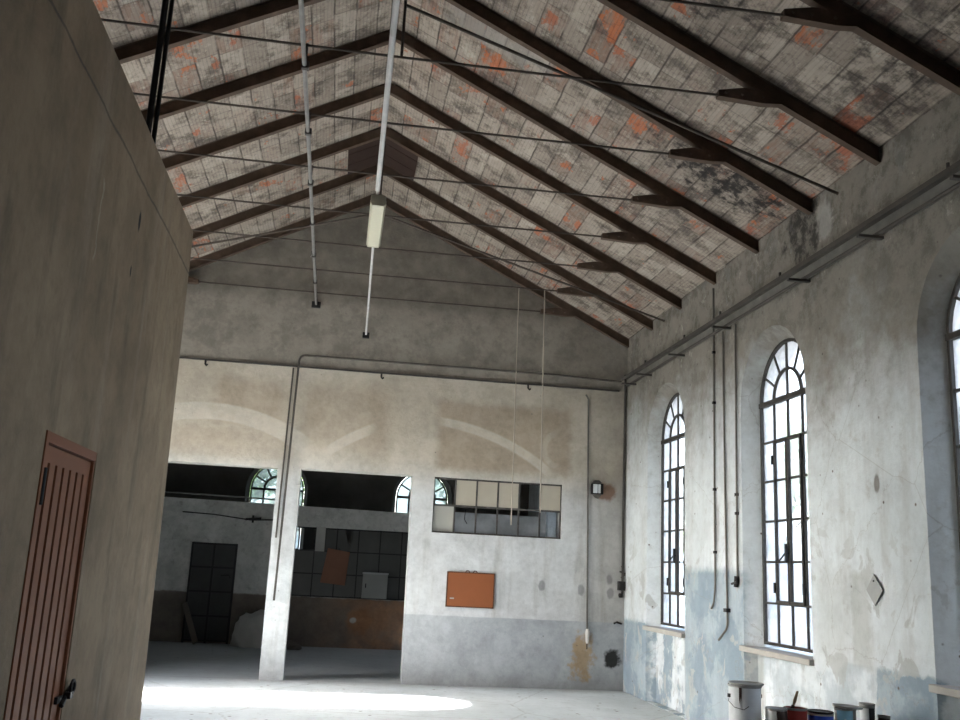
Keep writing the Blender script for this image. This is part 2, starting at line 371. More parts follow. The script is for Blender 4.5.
def m_glass(name, tint, dust, k0, k1):
    g = G(name); t = g.t
    tr = t.nodes.new('ShaderNodeBsdfTransparent'); tr.inputs[0].default_value = (*tint, 1)
    tl = t.nodes.new('ShaderNodeBsdfTranslucent'); tl.inputs[0].default_value = (*dust, 1)
    df = t.nodes.new('ShaderNodeBsdfDiffuse'); df.inputs[0].default_value = (*dust, 1)
    gl = t.nodes.new('ShaderNodeBsdfGlossy'); gl.inputs[1].default_value = .12
    a = t.nodes.new('ShaderNodeMixShader'); a.inputs[0].default_value = .5; t.links.new(tl.outputs[0], a.inputs[1]); t.links.new(df.outputs[0], a.inputs[2])
    b = t.nodes.new('ShaderNodeMixShader'); g.put(b.inputs[0], g.step(g.noise(2.5, 4), .3, .7, k0, k1)); t.links.new(tr.outputs[0], b.inputs[1]); t.links.new(a.outputs[0], b.inputs[2])
    c = t.nodes.new('ShaderNodeMixShader'); c.inputs[0].default_value = .04; t.links.new(b.outputs[0], c.inputs[1]); t.links.new(gl.outputs[0], c.inputs[2])
    t.links.new(c.outputs[0], g.out.inputs[0]); return g.m
def m_leaf(name, a, b):
    g = G(name); return g.done(g.mix(g.noise(3, 3), a, b), .7)

M = dict(
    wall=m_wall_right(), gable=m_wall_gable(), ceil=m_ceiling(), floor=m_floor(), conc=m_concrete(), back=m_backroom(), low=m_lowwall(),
    steel=plain('dark_rusty_steel', (.19,.128,.092), .8, 0, .5, 7, .4),
    rod=plain('rusty_rod_iron', (.10,.078,.064), .7, 0, .4, 9, .6),
    iron=plain('dark_window_iron', (.075,.068,.06), .7, 0, .4, 18, .55),
    channel=plain('painted_channel_steel', (.33,.31,.275), .8, 0, .5, 5, .5),
    galv=plain('galvanised_tube', (.33,.32,.31), .5, .3, .4, 10, .6),
    white_pipe=plain('white_painted_tube', (.60,.585,.57), .45, 0, .3, 8, .75),
    grey_pipe=plain('grey_painted_conduit', (.21,.195,.175), .6, 0, .4, 8, .6),
    dark_pipe=plain('dark_conduit', (.10,.092,.085), .6, 0, .4, 8, .6),
    black=plain('black_steel', (.028,.027,.027), .5, .2, .4, 10, .6),
    board=plain('orange_brown_hardboard', (.29,.092,.032), .55, 0, .5, 3, .8),
    board_edge=plain('dark_board_edge', (.12,.045,.02), .6),
    doorp=plain('dusty_red_painted_wood', (.27,.098,.045), .65, 0, .5, 5, .75),
    groove=plain('dark_red_groove', (.06,.013,.009), .7),
    beige=plain('beige_painted_pane', (.46,.415,.335), .75, 0, .5, 4, .85),
    beige2=plain('pale_grey_painted_pane', (.38,.37,.33), .75, 0, .5, 4, .85),
    hatchf=plain('hatch_frame_iron', (.10,.092,.085), .7),
    sillm=plain('dusty_window_sill', (.52,.50,.46), .9, 0, .5, 6, .7),
    lampb=plain('yellowed_lamp_housing', (.50,.47,.36), .5, 0, .3, 9, .85),
    lampd=plain('yellowed_prismatic_diffuser', (.60,.57,.44), .35, 0, .5, 30, .85),
    cord=plain('pale_cord', (.40,.355,.29), .8, 0, .2, 3, .9),
    plate=plain('grey_sheet_metal', (.40,.41,.40), .6, .2, .5, 8, .8),
    plank=plain('weathered_plank', (.20,.17,.14), .85, 0, .5, 6, .7),
    roofboard=plain('dark_brown_boarding', (.05,.027,.02), .8, 0, .5, 5, .6),
    sack=plain('dusty_white_sacking', (.55,.54,.52), .9, 0, .5, 5, .75),
    metaldoor=plain('blackened_metal_door', (.075,.075,.074), .6, .2, .5, 4, .6),
    darkglass=plain('grimy_dark_pane', (.095,.096,.09), .35, 0, .5, 2.5, .6),
    cabinet=plain('grey_painted_cabinet', (.28,.28,.27), .6, 0, .5, 4, .8),
    chrome=plain('bright_zinc_panel', (.75,.76,.76), .3, .4, .3, 6, .85),
    ceramic=plain('white_ceramic', (.7,.68,.64), .4, 0, .4, 12, .8),
    tinw=plain('white_paint_tin', (.76,.79,.80), .45, 0, .4, 10, .8),
    tinlid=plain('grey_tin_lid', (.42,.42,.40), .5, .3, .4, 12, .6),
    tinred=plain('red_paint', (.42,.05,.04), .45, 0, .4, 10, .6),
    tinblue=plain('blue_paint', (.03,.11,.7), .4, 0, .4, 10, .6),
    tincyan=plain('pale_blue_paint', (.32,.62,.8), .45, 0, .4, 10, .7),
    tinbrown=plain('dark_brown_paint', (.06,.032,.025), .45, 0, .4, 10, .6),
    wood=plain('raw_table_wood', (.30,.22,.14), .8, 0, .5, 6, .7),
    leaf=m_leaf('tree_leaves', (.10,.17,.06), (.20,.27,.12)), leaf2=m_leaf('grey_green_leaves', (.16,.21,.15), (.28,.33,.25)),
    bark=plain('tree_bark', (.14,.11,.08), .9),
    duskboard=plain('dusty_red_brown_board', (.25,.115,.07), .7, 0, .5, 4, .75), railst=plain('grimy_rail_steel', (.115,.102,.088), .75, 0, .4, 6, .6),
    yard=plain('yard_gravel', (.42,.41,.38), .95, 0, .5, 1.2, .75),
    yardwall=plain('pale_blue_yard_wall', (.46,.54,.62), .9, 0, .5, .8, .8),
    glass=m_glass('dusty_window_glass', (.60,.63,.66), (.86,.85,.86), .25, .6),
    farglass=m_glass('smoky_blue_window_glass', (.16,.20,.22), (.5,.6,.62), .1, .35),
    hatchglass=m_glass('grimy_hatch_glass', (.30,.31,.32), (.42,.44,.46), .45, .75),
)

# ------------------------------------------------------------------ the setting: floor, walls, roof
b = MB(); b.box((-4.66, YF-.3, -.2), (4.66, YB+.3, 0)); tag(b.build('floor', M['floor']), 'pale dusty concrete floor of the hall with scattered debris', 'floor', kind='structure')
b = MB()
for s in (-1, 1):
    xe_ = 4.95 if s > 0 else -4.55
    b.prism([(RX, roofz(RX)), (xe_, roofz(xe_)), (xe_, roofz(xe_)+.22), (RX, roofz(RX)+.22)], lambda u, v, t: (u, t, v), YF-.5, YB+.5)
tag(b.build('ceiling', M['ceil']), 'pitched roof of stained hollow clay tiles', 'ceiling', kind='structure')

def arch(c, hw, sill, spr, n=18):
    p = [(c-hw, sill)]
    for k in range(n+1):
        a = pi-pi*k/n; p.append((c+hw*cos(a), spr+hw*sin(a)))
    return p+[(c+hw, sill)]
def rectp(a, b, c, d): return [(a, c), (a, d), (b, d), (b, c)]
def holed(mb, fn, inner, outer, holes, t_in, t_out):
    """wall with openings: holes = list of [(depth, loop), ...] from the inner to the outer face"""
    for poly, idx, t in ((inner, 0, t_in), (outer, -1, t_out)):
        loops = [poly]+[h[idx][1] for h in holes]; flat = [p for l in loops for p in l]
        tri = tessellate_polygon([[Vector((p[0], p[1], 0)) for p in l] for l in loops])
        mb.add([fn(u, v, t) for u, v in flat], [tuple(x) for x in tri])
    n = len(inner)
    mb.add([fn(u, v, t_in) for u, v in inner]+[fn(u, v, t_out) for u, v in outer], [(i, (i+1)%n, n+(i+1)%n, n+i) for i in range(n)])
    for h in holes:
        for (ta, la), (tb, lb) in zip(h[:-1], h[1:]):
            n = len(la); mb.add([fn(u, v, ta) for u, v in la]+[fn(u, v, tb) for u, v in lb], [(i, (i+1)%n, n+(i+1)%n, n+i) for i in range(n)])
def splay(c, z0=.008):
    return [(0, arch(c, .72, z0, SPR)), (.17, arch(c, WHW+.01, z0, SPR)), (.20, arch(c, WHW+.01, z0, SPR)), (WT, arch(c, WHW+.05, z0, SPR))]
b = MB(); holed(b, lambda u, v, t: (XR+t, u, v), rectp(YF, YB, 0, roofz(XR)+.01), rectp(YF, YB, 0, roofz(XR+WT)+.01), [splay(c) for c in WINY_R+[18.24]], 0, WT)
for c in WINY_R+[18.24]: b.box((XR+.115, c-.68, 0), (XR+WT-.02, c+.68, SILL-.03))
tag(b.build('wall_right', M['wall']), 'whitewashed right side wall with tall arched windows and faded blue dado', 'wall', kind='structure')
WINY_L = [8.785, 11.92]
sun_hole = [(18.78+.13*cos(2*pi*k/14), 3.72+.13*sin(2*pi*k/14)) for k in range(14)]  # added unseen hole, cut to throw a sun spot into the back room
b = MB(); holed(b, lambda u, v, t: (XW-t, u, v), rectp(YF, YB, 0, roofz(XW)+.01), rectp(YF, YB, 0, roofz(XW-WT)+.01), [splay(c) for c in WINY_L]+[[(0, sun_hole), (WT, [(u, v+.3) for u, v in sun_hole])]], 0, WT)
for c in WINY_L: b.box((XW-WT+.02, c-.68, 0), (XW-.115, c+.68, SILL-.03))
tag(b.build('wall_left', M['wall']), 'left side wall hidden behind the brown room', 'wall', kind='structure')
def gab(): return [(XW, 0), (XW, roofz(XW)), (RX, roofz(RX)), (XR, roofz(XR)), (XR, 0)]
# gable wall: pentagon with the two doorways open to the floor
pent = [(XW, 0), (XW, roofz(XW)), (RX, roofz(RX)), (XR, roofz(XR)), (XR, 0), (1.03, 0), (1.01, 2.89), (-.59, 2.89), (-.59, 0), (-.91, 0), (-.92, 2.88), (-3.1, 2.88), (-3.1, 0)]
hatch = rectp(1.33, 3.24, 2.09, 2.89)
b = MB(); holed(b, lambda u, v, t: (u, YG+t, v), pent, pent, [[(0, hatch), (.3, hatch)]], 0, .3)
tag(b.build('wall_back', M['gable']), 'gable wall with two open doorways, tan patches and traces of bricked arches', 'wall', kind='structure')
FARX = [-1.39, 1.80]
def farh(c): return [(0, arch(c, .66, SILL, 3.1)), (.17, arch(c, .585, SILL, 3.1)), (.3, arch(c, .6, SILL, 3.1))]
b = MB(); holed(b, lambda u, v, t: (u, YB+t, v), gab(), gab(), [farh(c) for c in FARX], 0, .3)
tag(b.build('wall_far', M['back']), 'end wall darkened for shade beyond the partition with arched windows', 'wall', kind='structure')
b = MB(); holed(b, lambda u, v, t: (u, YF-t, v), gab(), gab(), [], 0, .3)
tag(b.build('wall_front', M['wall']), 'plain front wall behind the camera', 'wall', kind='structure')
# the inner room on the left
XL, ZL = -1.2, 3.87
def yl(z): return 6.87-.06*z
b = MB(); door_o = rectp(4.02, 4.82, 0, 2.05)
ps = [(YF, 0), (YF, ZL), (yl(ZL), ZL), (yl(0), 0), (4.83, 0), (4.83, 2.07), (3.99, 2.07), (3.99, 0)]
holed(b, lambda u, v, t: (XL-t, u, v), ps, ps, [], 0, .16)
b.prism([(XW, 0), (XW, ZL), (XL-.16, ZL), (XL-.16, 0)], lambda u, v, t: (u, yl(v)-t, v), 0, .16)
b.box((XW, YF, ZL-.2), (XL-.16, yl(ZL)-.15, ZL-.06))
tag(b.build('wall_room', M['conc']), 'brown rendered wall of the built-in room on the left', 'wall', kind='structure')
# yard outside
b = MB(); b.box((-60, -50, -.5), (60, 70, -.21)); tag(b.build('ground', M['yard']), 'pale gravel yard outside the windows', 'ground', kind='structure')
b = MB(); b.box((9.2, -12, -.21), (9.45, 32, 2.3)); tag(b.build('wall_yard', M['yardwall']), 'pale blue yard wall outside the right windows', 'wall', kind='structure')
b = MB(); b.box((-20, 27, -.21), (9.1, 27.25, 2.3)); tag(b.build('wall_garden', M['yardwall']), 'pale garden wall outside the far windows', 'wall', kind='structure')

# ------------------------------------------------------------------ arched iron windows
def strip(mb, pts, w, t0, t1):
    """flat bar of width w along a 2D polyline (local x, z), depth t0..t1 along local y"""
    n = len(pts); L = []; R = []
    for i, p in enumerate(pts):
        a = Vector(pts[max(i-1, 0)]); c = Vector(pts[min(i+1, n-1)]); d = (c-a).normalized(); nn = Vector((-d.y, d.x)); p = Vector(p)
        L.append(p+nn*w/2); R.append(p-nn*w/2)
    vs = []
    for t in (t0, t1):
        for q in L+R: vs.append((q.x, t, q.y))
    fs = []
    for i in range(n-1):
        fs += [(i, i+1, n+i+1, n+i), (2*n+i, 3*n+i, 3*n+i+1, 2*n+i+1), (i, 2*n+i, 2*n+i+1, i+1), (n+i, n+i+1, 3*n+i+1, 3*n+i)]
    fs += [(0, n, 3*n, 2*n), (n-1, 3*n-1, 4*n-1, 2*n-1)]
    mb.add(vs, fs)
def semi(r, z, n=16, a0=0, a1=pi): return [(r*cos(a0+(a1-a0)*k/n), z+r*sin(a0+(a1-a0)*k/n)) for k in range(n+1)]
def window(name, loc, rz, label, sill=True, hw=WHW, s0=SILL, s1=SPR, rows=6, k_=1.0, gm='glass'):
    e = empty(name, loc, label, 'window', kind='structure', rz=rz)
    h = hw; dz = (s1-s0)/rows
    f = MB(); strip(f, [(-h+.015, s0), (-h+.015, s1)]+semi(h-.015, s1, 18, pi, 0)[1:]+[(h-.015, s0)], .032, -.025, .025)
    strip(f, [(-h, s0+.014), (h, s0+.014)], .03, -.024, .024)
    f.build('window_frame', M['iron'], e, local=True)
    t = MB(); strip(t, [(-h, s1), (h, s1)], .05, -.035, .03); t.build('transom', M['iron'], e, local=True)
    g = MB(); q = h/2
    strip(g, semi(q, s1), .028*k_, -.018, .018)
    strip(g, [(0, s1), (0, s1+h)], .024*k_, -.014, .014)
    for a in (30, 60, 120, 150): strip(g, [(q*cos(radians(a)), s1+q*sin(radians(a))), (h*cos(radians(a)), s1+h*sin(radians(a)))], .02*k_, -.012, .012)
    for x in (-q, 0, q): strip(g, [(x, s0), (x, s1)], .024*k_, -.014, .014)
    for k in range(1, rows): strip(g, [(-h, s0+dz*k), (h, s0+dz*k)], .022*k_, -.013, .013)
    g.build('glazing_bars', M['iron'], e, local=True)
    for sx in (-1, 1):
        c = MB(); a, d = (0.004, q-.008) if sx > 0 else (-q+.008, -.004)
        strip(c, [(a+.014, s0+dz+.02), (a+.014, s0+dz*(rows-1)-.02)], .03, -.034, -.014); strip(c, [(d-.014, s0+dz+.02), (d-.014, s0+dz*(rows-1)-.02)], .026, -.034, -.014)
        strip(c, [(a, s0+dz+.02), (d, s0+dz+.02)], .028, -.034, -.014); strip(c, [(a, s0+dz*(rows-1)-.02), (d, s0+dz*(rows-1)-.02)], .028, -.034, -.014)
        o = c.build('casement', M['iron'], e, local=True)
        k = MB(); k.box((sx*q-.014, -.048, s0+dz*1.25), (sx*q+.014, -.034, s0+dz*1.5)); k.box((sx*q-.014, -.048, s0+dz*4.4), (sx*q+.014, -.034, s0+dz*4.62)); k.build('hinge', M['black'], o, local=True)
    hd = MB(); zc = s0+dz*2.1; hd.bar((0, -.06, zc-.05), (0, -.06, zc+.13), .03, .02, (0,1,0)); hd.tube([(0,-.06,zc+.05), (-.06,-.09,zc-.02), (-.13,-.09,zc-.05)], .009, 6); hd.tube([(0,-.035,zc+.04), (0,-.065,zc+.04)], .012, 6)
    hd.build('handle', M['black'], e, local=True)
    p = MB(); pts = arch(0, h-.01, s0+.005, s1); vs = [(x, .004, z) for x, z in pts]
    p.add(vs, [tuple(range(len(vs)))]); p.build('panes', M[gm], e, local=True)
    if sill:
        s = MB(); s.box((-.74, -.235, s0-.085), (.74, -.03, s0-.03)); s.build('window_sill', M['sillm'], e, local=True, bevel=.008)
    return e
w1 = window('window_1', (XR+.185, 11.92, 0), -pi/2, 'tall arched iron window in right wall nearest the gable corner')
def wcopy(src, name, loc, rz, label):
    o = copy_tree(src); o.name = name; o.location = loc; o.rotation_euler = (0, 0, rz); o['label'] = label; return o
wcopy(w1, 'window_2', (XR+.185, 8.785, 0), -pi/2, 'tall arched iron window in right wall above the paint tins')
wcopy(w1, 'window_3', (XR+.185, 5.60, 0), -pi/2, 'arched iron window cut by the right edge of the view')
wcopy(w1, 'window_4', (XR+.185, 2.4, 0), -pi/2, 'arched iron window in right wall beside the camera')
wcopy(w1, 'window_5', (XR+.185, -.8, 0), -pi/2, 'arched iron window in right wall nearest the front gateway')
wcopy(w1, 'window_6', (XR+.185, 18.24, 0), -pi/2, 'arched iron window in right wall of the back room')
def empty_window(name, loc, label):
    e = empty(name, loc, label, 'window', kind='structure', rz=pi/2)
    f = MB(); strip(f, [(-WHW+.015, SILL), (-WHW+.015, SPR)]+semi(WHW-.015, SPR, 18, pi, 0)[1:]+[(WHW-.015, SILL), (-WHW+.015, SILL)], .032, -.025, .025); f.build('window_frame', M['iron'], e, local=True)
    q = MB(); q.box((-.74, -.235, SILL-.085), (.74, -.03, SILL-.03)); q.build('window_sill', M['sillm'], e, local=True, bevel=.008)
empty_window('window_7', (XW-.185, 11.92, 0), 'unglazed arched window in left wall nearest the gable, letting in sun')
empty_window('window_8', (XW-.185, 8.785, 0), 'unglazed arched window in left wall just past the brown room')  # unseen; built without glass to bring in more light
w9 = window('window_9', (FARX[0], YB+.18, 0), 0, 'arched window in far wall behind the white pillar', False, .575, SILL, 3.1, 5, 1.7, 'farglass')
wcopy(w9, 'window_10', (FARX[1], YB+.18, 0), 0, 'arched window in far wall behind the doorway right edge and hatch')
for yy in WINY_R+[18.24]: portal((XR+.3, yy, 2.5), (-1,0,0), 1.25, 3.1)
for yy in WINY_L: portal((XW-.3, yy, 2.5), (1,0,0), 1.25, 3.1)
for xx in FARX: portal((xx, YB+.28, 2.35), (0,-1,0), 1.2, 2.7)

# ------------------------------------------------------------------ roof trusses
def truss(y, label, king=False):
    e = empty('roof_truss', (0, y, 5.04), label, 'roof truss', 'steel roof trusses')
    for s in (-1, 1):
        r = MB(); xe_ = 4.2 if s > 0 else XW+.01; a, c = (RX, RZ), (xe_, under(xe_)); d = Vector((c[0]-a[0], 0, c[1]-a[1])).normalized(); nrm = Vector((-d.z*s, 0, d.x*s))
        A = Vector((RX, y, a[1])); C = Vector((c[0], y, c[1]))
        for off, w, t in ((.007, .066, .014), (.07, .014, .11), (.132, .066, .016)):
            r.bar(A+nrm*off, C+nrm*off, t if w > t else t, w, (0,1,0))
        r.build('rafter', M['steel'], e)
        gx = (lambda x: x) if s > 0 else (lambda x: RX-(x-RX)*.96)
        gp = [(gx(2.80), 5.475), (gx(2.80), 5.53), (gx(3.02), 5.575), (gx(3.28), 5.56), (gx(3.36), 5.47), (gx(3.2), 5.455)]
        g = MB(); g.prism(gp, lambda u, v, t: (u, y+t, v), -.033, .033)
        for xx in (2.86, 3.0, 3.18): g.tube([(gx(xx), y-.055, 5.51), (gx(xx), y+.055, 5.51)], .012, 6)
        g.build('gusset_plate', M['steel'], e)
    t = MB(); t.tube([(-2.5, y, 5.5), (RX, y, 5.49), (2.95, y, 5.5)], .0105, 8); t.build('tie_rod', M['rod'], e)
    p = MB(); p.prism([(RX-.2, under(RX-.2)+.01), (RX, RZ-.01), (RX+.2, under(RX+.2)+.01), (RX+.2, under(RX+.2)+.12), (RX, RZ+.11), (RX-.2, under(RX-.2)+.12)], lambda u, v, tt: (u, y+tt, v), -.045, -.038); p.build('ridge_plate', M['steel'], e)
    if king:
        k = MB(); k.tube([(RX, y, 5.49), (RX, y, RZ+.01)], .012, 6); k.build('king_rod', M['rod'], e)
    return e
ords = ['bolted flat against the gable wall', 'second from the gable wall', 'third from the gable wall, beside the dark ridge boards', 'fourth from the gable wall', 'fifth from the gable wall, over the second window',
        'sixth from the gable wall, over the soot stain', 'seventh from the gable wall, with a rod hanging from its ridge', 'eighth from the gable wall, crossing the top right corner', 'nearest to the camera, above the view']
TY = [13.585, 12.46, 11.31, 10.17, 9.01, 7.85, 6.70, 5.54, 4.38]
for y, o in zip(TY, ords): truss(y, 'dark steel roof truss '+o, king=(y in (6.70, 11.31)))
def rod(name, pts, r, m, label, cat, **k):
    b = MB(); b.tube(pts, r, 8); return tag(b.build(name, m, smooth=True), label, cat, **k)
rod('stay_rod', [(.205, 6.7, 5.95), (4.2, 7.35, 5.05)], .014, M['rod'], 'long rusty stay rod running down from seventh truss to right eave', 'stay rod', group='diagonal stay rods')
rod('stay_rod', [(.205, 11.31, 5.95), (4.2, 11.95, 5.05)], .014, M['rod'], 'thin stay rod running down from third truss to eave near the gable', 'stay rod', group='diagonal stay rods')
rod('stay_rod', [(.19, 11.31, 5.95), (XW+.01, 11.95, 5.0)], .014, M['rod'], 'thin stay rod running down to the left eave above the brown room', 'stay rod', group='diagonal stay rods')
# dark boarding under the ridge
e = empty('ridge_boarding', (RX, 11.88, 6.9), 'dark brown boards patching the ridge near the gable', 'boarding')
for s in (-1, 1):
    b = MB()
    for k in range(3):
        y0 = 11.39+k*.335
        xa, xb = RX+s*.02, RX+s*.46
        b.prism([(xa, roofz(xa)-.04), (xb, roofz(xb)-.04), (xb, roofz(xb)-.008), (xa, roofz(xa)-.008)], lambda u, v, t: (u, t, v), y0, y0+.325)
    b.build('board_panel', M['roofboard'], e)

# ------------------------------------------------------------------ crane rail channel on the right wall, and on the gable wall
e = empty('wall_channel', (XR, 8, 4.48), 'long grey steel channel on stub brackets along the right wall', 'channel rail')
b = MB(); b.box((XR-.012, 2.0, 4.43), (XR-.002, 13.6, 4.55)); b.build('web', M['channel'], e)
b = MB(); b.box((XR-.10, 2.0, 4.55), (XR-.002, 13.6, 4.568)); b.box((XR-.10, 2.0, 4.525), (XR-.088, 13.6, 4.55)); b.build('top_flange', M['railst'], e)
b = MB(); b.tube([(XR-.05, 2.0, 4.425), (XR-.05, 13.5, 4.425)], .017, 8); b.build('lower_tube', M['railst'], e)
for yy in (3.1, 4.3, 5.5, 6.70, 7.92, 9.75, 11.2, 12.5, 13.2):
    b = MB(); b.box((XR-.22, yy-.02, 4.385), (XR-.002, yy+.02, 4.408)); b.build('bracket', M['dark_pipe'], e)
for yy in (5.75, 8.4, 9.9, 11.05, 12.6):
    b = MB(); b.tube([(XR-.06, yy, 4.568), (XR-.06, yy, 4.63)], .014, 6); b.build('stud', M['dark_pipe'], e)
e = empty('wall_rail', (1, YG, 4.36), 'thin dark rail with hooks crossing the gable wall', 'rail')
b = MB(); b.box((-3.7, YG-.035, 4.352), (4.08, YG-.002, 4.372)); b.build('rail_bar', M['dark_pipe'], e)
for xx in (-2.08, .45, 2.66):
    b = MB(); b.tube([(xx, YG-.02, 4.352), (xx, YG-.02, 4.30), (xx+.02, YG-.035, 4.275), (xx+.035, YG-.03, 4.295)], .013, 6); b.build('hook', M['black'], e)
rod('conduit_pipe', bend([(-.80, YG-.06, 1.05), (-.755, YG-.06, 4.53), (3.0, YG-.06, 4.53), (4.1, YG-.06, 4.50)], .1), .015, M['railst'], 'grey conduit climbing the white pillar and bending along the gable wall', 'pipe')
rod('conduit_pipe', [(-.855, YG-.022, 1.9), (-.83, YG-.022, 4.34)], .012, M['railst'], 'thin straight conduit beside the bent one on the pillar', 'pipe')
# corner pipe with switch boxes
e = empty('corner_conduit', (4.17, YG-.04, 1.0), 'dark vertical conduit with black switch box in the far right corner', 'pipe')
b = MB(); b.tube([(4.17, YG-.03, 1.35), (4.17, YG-.03, 4.62)], .017, 8); b.build('tube', M['dark_pipe'], e)
b = MB(); b.box((4.10, YG-.09, 1.40), (4.195, YG-.004, 1.53)); b.build('switch_box', M['black'], e, bevel=.006)
b = MB(); b.lathe([(0,-.03), (.03,-.03), (.035,0), (.03,.03), (0,.03)], (4.14, YG-.05, 1.33), 12); b.build('socket', M['black'], e)
b = MB(); b.tube([(4.15, YG-.05, 1.75), (4.19, YG-.06, 1.62), (4.14, YG-.06, 1.58)], .012, 6); b.tube([(4.12, YG-.05, 1.67), (4.2, YG-.05, 1.64)], .013, 6); b.build('clamp', M['dark_pipe'], e)
b = MB(); b.tube([(4.06, YG-.004, .93), (4.09, YG-.05, .95), (4.16, YG-.05, .93)], .014, 6); tag(b.build('wall_hook', M['black'], smooth=True), 'small black hook low on the gable wall beside the corner', 'hook')
# long thin conduit with ceramic fitting
e = empty('drop_conduit', (3.64, YG, .8), 'thin grey conduit dropping to a ceramic fitting above the yellow stain', 'pipe')
b = MB(); b.tube([(3.655, YG-.018, .82), (3.635, YG-.018, 2.2), (3.62, YG-.018, 2.9), (3.60, YG-.018, 4.2), (3.56, YG-.018, 4.27)], .013, 8); b.build('tube', M['grey_pipe'], e)
b = MB(); b.lathe([(0,-.1), (.018,-.1), (.024,-.06), (.03,.0), (.034,.06), (.022,.1), (0,.1)], (3.655, YG-.04, .74), 12); b.build('fitting', M['ceramic'], e, smooth=True)
b = MB(); b.tube([(3.655, YG-.03, .64), (3.66, YG-.02, .56)], .008, 6); b.build('wire_tail', M['black'], e)
# metal lamp box
e = empty('lamp_box', (3.72, YG, 2.85), 'small bright metal lamp box beside a rust stain', 'lamp')
b = MB(); b.box((3.67, YG-.10, 2.77), (3.84, YG-.003, 2.93)); b.build('back_box', M['black'], e, bevel=.01)
b = MB(); b.box((3.678, YG-.125, 2.785), (3.745, YG-.103, 2.915)); b.box((3.755, YG-.125, 2.785), (3.79, YG-.103, 2.915)); b.build('reflector', M['chrome'], e, bevel=.006)
b = MB(); b.prism([(3.68, 2.935), (3.71, 2.975), (3.77, 2.975), (3.815, 2.935)], lambda u, v, t: (u, t, v), YG-.11, YG-.02); b.build('cap', M['dark_pipe'], e)
b = MB(); b.prism([(3.685, 2.765), (3.72, 2.73), (3.77, 2.71), (3.81, 2.765)], lambda u, v, t: (u, t, v), YG-.11, YG-.02); b.build('base_clip', M['grey_pipe'], e)

# pipes on the right wall between the windows
e = empty('wall_pipe', (XR, 10.2, 3), 'thin grey pipe from eave to hook, nearest the gable between the windows', 'pipe', 'pipes between the two windows')
b = MB(); b.tube(bend([(XR-.02, 10.2, 5.0), (XR-.02, 10.2, 1.55), (XR-.03, 10.22, 1.36), (XR-.03, 10.29, 1.30)], .06), .0115, 8); b.build('tube', M['grey_pipe'], e, smooth=True)
for zz in (1.9, 2.6, 3.6, 4.2):
    b = MB(); b.box((XR-.038, 10.185, zz), (XR-.002, 10.215, zz+.03)); b.build('clip', M['black'], e)
e = empty('wall_pipe', (XR, 9.88, 2.5), 'thin grey pipe ending lowest, middle of the three between the windows', 'pipe', 'pipes between the two windows')
b = MB(); b.tube(bend([(XR-.02, 9.93, 4.40), (XR-.02, 9.9, 2.5), (XR-.02, 9.87, 1.12), (XR-.06, 10.02, .98)], .06), .0115, 8); b.build('tube', M['grey_pipe'], e, smooth=True)
b = MB(); b.box((XR-.05, 9.83, 1.28), (XR-.002, 9.91, 1.32)); b.build('clip', M['black'], e)
e = empty('wall_pipe', (XR, 9.6, 2.5), 'thin grey pipe with small tap end, nearest the second window', 'pipe', 'pipes between the two windows')
b = MB(); b.tube([(XR-.02, 9.58, 4.40), (XR-.02, 9.6, 1.62)], .0115, 8); b.build('tube', M['grey_pipe'], e, smooth=True)
b = MB(); b.tube([(XR-.03, 9.6, 1.66), (XR-.03, 9.62, 1.55)], .026, 8); b.tube([(XR-.05, 9.55, 1.6), (XR-.05, 9.68, 1.58)], .013, 6); b.build('tap', M['black'], e)
for zz in (2.3, 2.5):
    b = MB(); b.box((XR-.038, 9.585, zz), (XR-.002, 9.615, zz+.03)); b.build('clip', M['black'], e)
# diamond plate
e = empty('wall_plate', (XR-.02, 7.02, 1.59), 'grey square metal plate hung as a diamond on the right wall', 'plate')
b = MB(); b.prism([(7.02, 1.71), (6.905, 1.59), (7.02, 1.47), (7.135, 1.59)], lambda u, v, t: (t, u, v), XR-.018, XR-.01); b.build('sheet', M['plate'], e)
b = MB(); b.tube([(XR-.024, 7.02, 1.66), (XR-.001, 7.02, 1.66)], .008, 6); b.build('nail', M['black'], e)

# ------------------------------------------------------------------ hanging conduit, lamp pipe and lamp
e = empty('hanging_conduit', (-.55, 9, 5.32), 'long galvanised conduit hanging under the tie rods on the left', 'pipe')
b = MB(); b.tube([(-.52, 3.0, 5.32), (-.545, 8.5, 5.32), (-.585, 13.6, 5.32)], .018, 8); b.build('tube', M['galv'], e, smooth=True)
for i, y in enumerate(TY[1:]):
    x = -.545-(y-8.5)*.008
    b = MB(); b.bar((x, y, 5.345), (x, y, 5.51), .018, .006); b.box((x-.028, y-.02, 5.292), (x+.028, y+.02, 5.348)); b.build('clip', M['dark_pipe'], e)
b = MB(); b.box((-.65, YG-.05, 5.27), (-.52, YG-.002, 5.36)); b.build('wall_bracket', M['black'], e)
b = MB()
for k in range(5): b.tube([(-.57+random.uniform(-.04,.04), 11.31+random.uniform(-.1,.1), 5.33+random.uniform(-.04,.12)) for _ in range(4)], .007, 5)
b.build('wire_tangle', M['grey_pipe'], e)
e = empty('lamp_pipe', (.15, 9, 4.92), 'white suspension pipe carrying the fluorescent lamp down the hall centre', 'pipe')
b = MB(); b.tube([(.085, 3.2, 4.92), (.112, 8.05, 4.92)], .022, 10); b.build('thick_tube', M['white_pipe'], e, smooth=True)
b = MB(); b.tube([(.112, 8.06, 4.92), (.18, 13.58, 4.92)], .0145, 10); b.build('thin_tube', M['white_pipe'], e, smooth=True)
for y in (12.46, 10.17, 7.85, 6.70, 5.54):
    x = .112+(y-8.05)*.0123
    b = MB(); b.tube([(x, y, 4.95), (x, y, 5.5)], .005, 5); b.build('hanger', M['rod'], e)
b = MB(); b.box((.13, YG-.06, 4.87), (.23, YG-.002, 4.95)); b.build('wall_bracket', M['black'], e)
